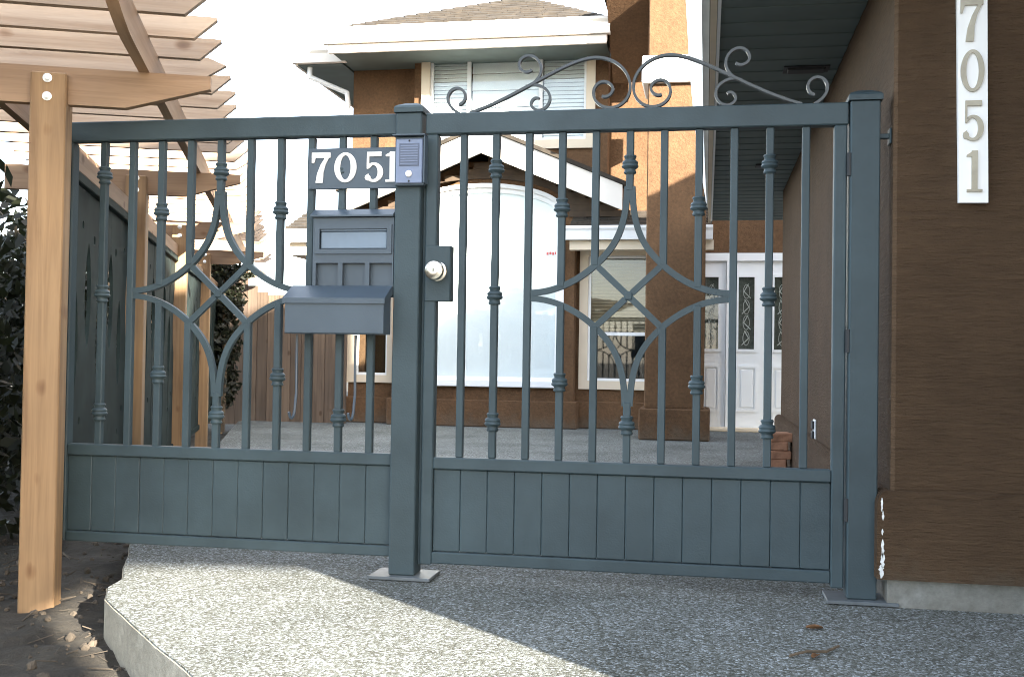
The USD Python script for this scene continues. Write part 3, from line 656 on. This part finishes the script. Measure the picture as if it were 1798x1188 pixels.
# scrollwork
CXG = -0.279
SCN = [0]
def scroll(pts, w=0.0095, n=80):
    SCN[0] += 1
    for s in (1, -1):
        P = [(CXG + s*(x-CXG), z) for x, z in pts]
        obj('scroll', ribbon(P, w, -0.0112+0.0008*SCN[0]+0.0003*s, 0.0112-0.0008*SCN[0]-0.0003*s, n), 'scroll', gate)
scroll([(-0.882, 1.745), (-0.671, 1.835), (-0.577, 1.883), (-0.476, 1.926), (-0.412, 1.937), (-0.341, 1.917), (-0.298, 1.873), (-0.285, 1.831), (-0.295, 1.785), (-0.33, 1.755), (-0.374, 1.752), (-0.41, 1.776), (-0.419, 1.812), (-0.40, 1.842), (-0.366, 1.843), (-0.348, 1.818), (-0.36, 1.797), (-0.388, 1.794)], n=140)
scroll([(-0.925, 1.745), (-0.957, 1.770), (-0.969, 1.805), (-0.952, 1.834), (-0.921, 1.836), (-0.902, 1.812), (-0.908, 1.788), (-0.926, 1.777)])
scroll([(-0.672, 1.838), (-0.630, 1.862), (-0.615, 1.901), (-0.632, 1.940), (-0.666, 1.953), (-0.694, 1.935), (-0.696, 1.908), (-0.676, 1.893), (-0.650, 1.900)])
scroll([(-0.655, 1.843), (-0.606, 1.832), (-0.581, 1.798), (-0.594, 1.760), (-0.629, 1.749), (-0.651, 1.770), (-0.641, 1.791), (-0.621, 1.790)])

# =================================================================== ON THE POSTS AND PANEL
ic = thing('intercom', 'small grey intercom box with grille and white button on the post', 'intercom')
obj('housing', bx(-1.150, -1.036, -0.078, -0.0505, 1.463, 1.645, 0.003), 'mail', ic)
obj('rain_hood', [bx(-1.156, -1.030, -0.100, -0.0508, 1.6455, 1.651, 0.001), bx(-1.0355, -1.0305, -0.096, -0.0508, 1.47, 1.645, 0.001)], 'mail', ic)
obj('face_plate', bx(-1.144, -1.042, -0.086, -0.0785, 1.470, 1.636, 0.004), 'silver', ic)
obj('grille', bx(-1.131, -1.055, -0.0885, -0.0862, 1.534, 1.618, 0.002), 'grille', ic)
for k in range(8): obj('grille_slot', bx(-1.126, -1.060, -0.0895, -0.0887, 1.541+0.0095*k, 1.544+0.0095*k), 'silver', ic)
obj('button', lathe([(0, 0), (0.0115, 0), (0.0125, 0.004), (0.010, 0.008), (0, 0.009)], (-1.093, -0.0862, 1.505), 'y', 18), 'numeral', ic, smooth=40)
for z in (1.628, 1.478): obj('screw', lathe([(0, 0), (0.004, 0), (0.003, 0.002), (0, 0.0022)], (-1.093, -0.0862, z), 'y', 8), 'dark', ic)

np_ = thing('number_plate', 'dark plate with white numerals 7051 above the mailbox', 'sign')
obj('plate', bx(-1.508, -1.159, -0.026, -0.016, 1.462, 1.618, 0.002), 'mail', np_)
for ch, x in (('7', -1.492), ('0', -1.402), ('5', -1.280), ('1', -1.199)):
    sx = {'7': 1.0, '0': 1.15, '5': 1.02, '1': 1.0}[ch]
    g = affinity.translate(affinity.scale(digit(ch), 0.112*sx, 0.112, origin=(0, 0)), x, 1.487).buffer(0.0012)
    obj('numeral', exY(g, -0.031, -0.0262), 'numeral', np_)

mb = thing('mailbox', 'grey steel mailbox with letter slot and newspaper hooks on the side panel', 'mailbox')
obj('back_board', bx(-1.477, -1.160, -0.020, -0.0145, 1.05, 1.365, 0.002), 'mail', mb)
pf = sbox(-1.478, 1.06, -1.160, 1.350).difference(unary_union([sbox(-1.462, 1.218, -1.172, 1.318)] + [sbox(-1.465+0.106*i, 1.088, -1.465+0.106*i+0.088, 1.178) for i in range(3)]))
obj('face', exY(pf, -0.044, -0.0205), 'mail', mb)
obj('top_lip', hull([(x, y_, z) for x in (-1.484, -1.159) for y_, z in ((-0.016, 1.385), (-0.016, 1.352), (-0.062, 1.352), (-0.062, 1.358))]), 'mail', mb)
obj('slot_frame', exY(sbox(-1.468, 1.212, -1.166, 1.324).difference(sbox(-1.450, 1.230, -1.184, 1.306)), -0.052, -0.0445), 'mail', mb)
obj('slot_flap', bx(-1.447, -1.187, -0.040, -0.034, 1.233, 1.297, 0.002), 'flap', mb)
obj('hinge_rod', bx(-1.448, -1.186, -0.046, -0.040, 1.299, 1.304, 0.001), 'flap', mb)
boxp = Polygon([(-0.046, 1.052), (-0.135, 1.028), (-0.135, 0.912), (-0.128, 0.908), (-0.046, 0.908)])
obj('box', exX(boxp, -1.548, -1.166), 'mail', mb)
lid = Polygon([(-0.046, 1.092), (-0.046, 1.056), (-0.1365, 1.031), (-0.1365, 1.022), (-0.144, 1.020), (-0.144, 1.040)])
obj('lid', exX(lid, -1.556, -1.160), 'mail', mb)
for x in (-1.528, -1.296):
    P = [(x, -0.06, 0.905), (x, -0.06, 0.80), (x+0.002, -0.062, 0.68)] + [(x+0.002-0.012*(1-math.cos(t))*0.5, -0.062-0.035*(1-math.cos(t))*0.5-0.01, 0.64-0.05*math.sin(t)) for t in np.linspace(0.1, 2.6, 8)]
    obj('newspaper_hook', tube(P, 0.0052, 8), 'mail', mb)

# =================================================================== PERGOLA
perg = thing('pergola', 'cedar pergola with pointed slats on square posts, left of the gate', 'pergola', (PO[0], PO[1], 0), PROT)
PB = [0.0, 2.27, 4.65, 7.05, 9.35]
for i, b in enumerate(PB):
    w = 0.063 if i == 0 else 0.058
    post = obj('post', bx(-0.09, -0.09+2*w, b-0.07, b+0.055, -0.55, 1.862 if i == 0 else 1.855, 0.005), 'cedar_v', perg)
    if i == 0: tag(post, 'nearest post, knotty, with two bolt heads')
    for z in (1.838, 1.770):
        obj('bolt', lathe([(0, 0), (0.0165, 0), (0.017, 0.003), (0.011, 0.0045), (0.0105, 0.009), (0.006, 0.011), (0, 0.0112)], (-0.03, b-0.0702, z), 'y', 12), 'bolt', perg, smooth=40)
    P = Polygon([(-0.75, 1.752), (0.24, 1.752), (0.55, 1.843), (0.55, 1.892), (-0.75, 1.892)])
    obj('beam', exY(P, b-0.032, b+0.012), 'cedar_x', perg)
    P = Polygon([(-0.09+2*w+0.0005, 1.895), (-0.09+2*w+0.0005, 1.895)] and [(0, 0), (1, 0), (0, 1)])
# purlins running the length, with a curved tail towards the street
zb_, zt_ = 1.8925, 2.018
low = [(10.2, zb_), (-0.35, zb_), (-0.55, zb_-0.004), (-0.72, zb_+0.004), (-0.86, zb_+0.030), (-1.0, zb_+0.075)]
lowc = [(10.2, zb_), (0.0, zb_)] + [(b, zb_ + 0.028*math.sin(max(0, (-b-0.1))*3.0)*0 + 0.11*max(0, (-b-0.45)/0.6)**1.8) for b in np.linspace(-0.05, -1.05, 18)]
pur = Polygon(lowc + [(-1.05, zt_), (10.2, zt_)])
obj('purlin', exX(pur, 0.285, 0.325), 'cedar_y', perg)
obj('purlin', exX(pur, -0.40, -0.36), 'cedar_y', perg)
# slats on edge, ends cut to a point
k = 0
b = -0.945
while b < 10.0:
    e = 0.575 + rng.uniform(-0.006, 0.006); zs = zt_ + rng.uniform(0.0005, 0.002); hh = 0.085
    tw = rng.uniform(-0.004, 0.004)
    if k % 4 == 1: P = Polygon([(-0.78, zs), (e-0.085, zs), (e, zs+0.056), (e-0.075, zs+hh), (-0.78, zs+hh)])
    else: P = Polygon([(-0.78, zs), (e-0.085, zs), (e, zs+hh-0.008), (e-0.003, zs+hh), (-0.78, zs+hh)])
    m = exY(P, b-0.017, b+0.017)
    obj('slat', m, 'slat', perg)
    b += 0.2905; k += 1

# green fence along the pergola posts, with leaf-shaped openings
gf = thing('garden_fence', 'dark green board fence with leaf-shaped openings along the pergola posts', 'fence', (PO[0], PO[1], 0), PROT)
def leafshape(cb, cz, w, h): return Polygon([(cb+w*math.sin(t)*abs(math.sin(t))**0.4, cz+h*math.cos(t)) for t in np.linspace(0, 2*math.pi, 24)[:-1]])
for i in range(4):
    b0, b1 = PB[i]+0.06, PB[i+1]-0.075
    nb = 7; w = (b1-b0)/nb
    cuts = []
    for c in range(nb+1):
        cb = b0 + c*w
        if c % 2 == 1: cuts += [leafshape(cb, 1.09, 0.085, 0.25), Point(cb+w*0.5, 1.36).buffer(0.022, 6), Point(cb-w*0.5, 1.40).buffer(0.018, 6)]
        else: cuts += [leafshape(cb, 0.88, 0.075, 0.24), Point(cb, 0.40).buffer(0.02, 6), Point(cb+w*0.5, 0.52).buffer(0.018, 6)]
    cuts = unary_union(cuts)
    for c in range(nb):
        P = sbox(b0+c*w+0.002, 0.12, b0+(c+1)*w-0.002, 1.56).difference(cuts)
        d = rng.uniform(-0.003, 0.003)
        obj('fence_board', exX(P, -0.078+d, -0.060+d), 'green_fence', gf)
    obj('cap_rail', bx(-0.088, -0.035, b0-0.002, b1+0.004, 1.562, 1.605, 0.004), 'green_fence', gf)
    obj('bottom_rail', bx(-0.090, -0.045, b0-0.002, b1+0.004, 0.07, 0.118, 0.004), 'green_fence', gf)
    obj('ledger', bx(-0.079, -0.042, b0-0.002, b1+0.004, 1.608, 1.70, 0.004), 'cedar_y', gf)

# old board fence closing the yard
of = thing('board_fence', 'weathered brown board fence closing the yard beside the house', 'fence')
x = -8.0
while x < -4.56:
    w = rng.uniform(0.135, 0.165)
    top = 1.60 + 0.0*x + (0.30*max(0, (-5.5-x)/0.5)**1.3 if x > -6.2 else 0.62) + rng.uniform(-0.015, 0.015)
    top = min(top, 2.1)
    obj('board', hull([(x, yy_, z) for x in (x+0.003, x+w-0.004) for yy_ in (8.90+rng.uniform(-0.004, 0.004), 8.925) for z in (-0.05, top)]), 'old_fence', of)
    x += w
obj('rail', [bx(-8.0, -4.56, 8.93, 8.97, z, z+0.09) for z in (0.35, 1.3)], 'old_fence', of)

# =================================================================== SMALL THINGS ON THE GROUND
stack = [(0, 0.0), (4, 0.01), (-6, -0.012), (3, 0.006), (-3, -0.006), (7, 0.012)]
for i, (rot, dx) in enumerate(stack):
    lab = ['lowest brick in the stack at the foot of the wall', 'second brick from the bottom of the stack by the wall', 'third brick from the bottom of the stack by the wall',
           'fourth brick from the bottom of the stack by the wall', 'fifth brick up, next below the top of the stack', 'topmost brick of the stack by the brown side wall'][i]
    m = bx(-0.075, 0.075, -0.10, 0.10, 0.0, 0.0585, 0.006)
    m = m.subdivide(); m.vertices += 0.003*(rng.random(m.vertices.shape)-0.5)
    t = obj('brick', m, 'brick'); tag(t, lab, 'brick', 'bricks stacked by the wall')
    xf = UsdGeom.Xformable(t); xf.AddTranslateOp().Set(Gf.Vec3d(0.485+dx, 3.62, 0.002+0.0592*i)); xf.AddRotateZOp().Set(float(rot))

def dry_leaf(x, y, s, rot, label):
    t = np.linspace(0, 2*math.pi, 16)[:-1]
    P = np.c_[s*np.cos(t), 0.45*s*np.sin(t)*(1+0.25*np.cos(5*t)), 0.004+0.012*np.abs(np.sin(t))*s/0.04]
    V = np.vstack([P, [[0, 0, 0.003]]]); n = len(P)
    F = np.array([(i, (i+1) % n, n) for i in range(n)])
    V2 = V + (0, 0, 0.0015); F2 = np.vstack([F[:, ::-1], F+n+1])
    m = trimesh.Trimesh(np.vstack([V, V2]), F2, process=False)
    m.apply_transform(trimesh.transformations.rotation_matrix(rot, (0, 0, 1))); m.apply_translation((x, y, 0.001))
    tag(obj('dry_leaf', m, 'leaf_dry'), label, 'leaf')
dry_leaf(0.34, -0.457, 0.028, 0.3, 'single curled brown leaf on the driveway in front of the right gate post')
dry_leaf(0.31, -0.79, 0.022, 1.2, 'brown leaf on the driveway beside the small twig')
tg = obj('twig', tube([(0.24, -0.80, 0.006), (0.29, -0.765, 0.012), (0.345, -0.74, 0.008), (0.385, -0.69, 0.014)], 0.0042, 6), 'twig')
tag(tg, 'short crooked twig lying on the driveway near the brown wall', 'twig')
sc = trimesh.creation.icosphere(3, 1.0); r9 = np.random.default_rng(9)
sc.vertices *= (0.055, 0.028, 0.014); sc.vertices += 0.012*(np.stack([meshkit.fbm(sc.vertices*60+i*7, 3, i) for i in range(3)], 1)-0.5)
sc.apply_transform(trimesh.transformations.rotation_matrix(0.9, (0, 0, 1))); sc.apply_translation((-1.70, -1.20, -0.115))
tag(obj('paper_scrap', sc, 'paper'), 'crumpled pale scrap lying in the dirt beside the slab edge', 'scrap')

# loose debris on the dirt
deb = []
r3 = np.random.default_rng(3)
inside = jag.buffer(0.02)
n = 0
while n < 900:
    x, y = r3.uniform(-3.6, -1.0), r3.uniform(-2.2, 1.6)
    if inside.contains(Point(x, y)): continue
    n += 1
    z = float(ground_z(np.array([x]), np.array([y]))[0]); s = r3.uniform(0.004, 0.018)
    if r3.random() < 0.6:
        m = trimesh.creation.icosphere(1, s); m.vertices *= r3.uniform(0.6, 1.3, 3); m.vertices += r3.normal(0, 0.12*s, m.vertices.shape)
        m.apply_translation((x, y, z+s*0.3))
    else:
        a = r3.uniform(0, 6.28); l = r3.uniform(0.02, 0.09)
        m = trimesh.creation.cylinder(s*0.18, segment=((x, y, z+0.006), (x+l*math.cos(a), y+l*math.sin(a), z+r3.uniform(0.004, 0.03))), sections=5)
    deb.append(m)
tag(obj('soil_debris', deb, 'clod'), 'loose clods, chips and stalks scattered on the bare soil', 'debris', kind='stuff')

# =================================================================== PLANTING BEHIND
def foliage(centers, radii, n, size, seed):
    r = np.random.default_rng(seed)
    centers, radii = np.array(centers, float), np.array(radii, float)
    wts = radii.prod(1); wts /= wts.sum()
    ci = r.choice(len(centers), n, p=wts)
    d = r.normal(size=(n, 3)); d /= np.linalg.norm(d, axis=1, keepdims=True)
    rad = r.random(n)**0.45
    c = centers[ci] + d*rad[:, None]*radii[ci]
    t1 = r.normal(size=(n, 3)); t1 /= np.linalg.norm(t1, axis=1, keepdims=True)
    t2 = np.cross(t1, r.normal(size=(n, 3))); t2 /= np.linalg.norm(t2, axis=1, keepdims=True)
    s = size*r.uniform(0.6, 1.3, n)[:, None]
    V = np.stack([c-t1*s, c+t2*s*0.45, c+t1*s, c-t2*s*0.45], 1).reshape(-1, 3)
    F = np.arange(4*n).reshape(n, 4)
    return V, F
def plant(name, label, cat, trunk_pts, r0, centers, radii, n, size, m, seed):
    t = thing(name, label, cat)
    P = np.array(trunk_pts, float); segs = []
    for i, (a, b) in enumerate(zip(P[:-1], P[1:])):
        ra, rb = r0*(1-0.8*i/len(P)), r0*(1-0.8*(i+1)/len(P))
        k = np.linspace(0, 2*math.pi, 9)[:-1]
        segs.append(hull([(a[0]+ra*math.cos(q), a[1]+ra*math.sin(q), a[2]) for q in k] + [(b[0]+rb*math.cos(q), b[1]+rb*math.sin(q), b[2]) for q in k]))
    for c in centers[::2]:
        q = P[len(P)//2]; segs.append(trimesh.creation.cylinder(r0*0.25, segment=(q, c), sections=6))
    obj('trunk', segs, 'bark', t); obj('crown', foliage(centers, radii, n, size, seed), m, t)
# shrubs beyond the green fence, leaves darkened to stand in for shade
for i in range(6):
    b = -0.4 + 1.7*i; x, y = pw(-1.05, b)
    r = np.random.default_rng(40+i)
    C = [(x+r.uniform(-0.3, 0.25), y+r.uniform(-0.6, 0.6), z) for z in (0.3, 0.7, 1.1, 1.5, 1.0, 0.5)]
    plant('shrub', ['dark leafy shrub standing in for shade at the left edge behind the nearest pergola post', 'dark leafy shrub behind the first fence bay', 'dark leafy shrub behind the second pergola post',
          'dark leafy shrub behind the middle of the green fence', 'dark leafy shrub behind the fourth pergola post', 'dark leafy shrub behind the far end of the green fence'][i], 'shrub',
          [(x, y, -0.2), (x+0.05, y, 0.4), (x, y+0.05, 1.1)], 0.05, C, [(0.5, 0.75, 0.45)]*len(C), 4200, 0.05, 'leaf', 50+i)
plant('tree', 'loose leafy tree seen under the pergola slats beyond the yard', 'tree', [(-10.2, 14.5, -0.2), (-10.1, 14.5, 1.5), (-10.2, 14.6, 3.0), (-10.1, 14.5, 4.2)], 0.16,
      [(-10.2+1.0*math.cos(a)*q, 14.5+1.0*math.sin(a)*q, z) for a, q, z in ((0, 1, 2.6), (1.2, 1.1, 3.3), (2.4, 1, 2.9), (3.6, 1.2, 3.5), (4.8, 0.9, 2.7), (5.6, 0.7, 4.1), (0.5, 0.2, 3.8))], [(0.75, 0.75, 0.5)]*7, 5200, 0.085, 'leaf2', 70)
plant('bush', 'dark bush with drooping sprigs between the last pergola post and the board fence', 'bush', [(-5.75, 8.2, -0.1), (-5.72, 8.2, 0.8), (-5.75, 8.2, 1.6)], 0.045,
      [(-5.85, 8.3, 0.5), (-5.8, 8.25, 1.0), (-5.8, 8.3, 1.5), (-5.62, 8.25, 1.85), (-5.95, 8.3, 1.9)], [(0.26, 0.3, 0.36), (0.26, 0.3, 0.36), (0.28, 0.3, 0.3), (0.26, 0.2, 0.14), (0.24, 0.2, 0.2)], 3000, 0.05, 'leaf', 90)

# =================================================================== UNSEEN HEDGE behind the camera: crown shaped to shade the entrance
A2 = np.array([math.sin(SUN_AZ), -math.cos(SUN_AZ)]); T2 = np.array([-A2[1], A2[0]])
def nb(a, s): return A2*a + T2*s
hd = thing('street_hedge', 'unseen clipped hedge behind the camera, crown shaped to shade the gate and fence', 'hedge', (*nb(10, 0), 0), math.degrees(math.atan2(T2[1], T2[0])))
crown = Polygon([(-3.7, 3.3), (-1.88, 3.4), (-1.80, 4.28), (-1.53, 4.40), (-0.80, 4.20), (4.0, 4.2), (3.95, 8.9), (1.3, 8.7), (0.6, 7.2), (-3.5, 7.0)])  # outline drawn to shade the gate while sun passes underneath
r = np.random.default_rng(5); LC = []
while len(LC) < 520:
    q = (r.uniform(-3.7, 4.0), r.uniform(3.3, 8.9))
    if crown.buffer(-0.12).contains(Point(q)): LC.append((q[0], -0.4, q[1]))
obj('trunk', [tube([(sx, -0.4, -0.2), (sx, -0.42, 2.5), (sx+0.05, -0.4, 4.9)], 0.07, 10) for sx in (-2.9, -0.72, 0.9, 2.6)], 'bark', hd)
obj('crown', [exY(crown.buffer(-0.06), -0.7, -0.1)], 'leaf', hd)
obj('foliage', foliage(LC, [(0.16, 0.4, 0.14)]*len(LC), 17000, 0.05, 6), 'leaf', hd)
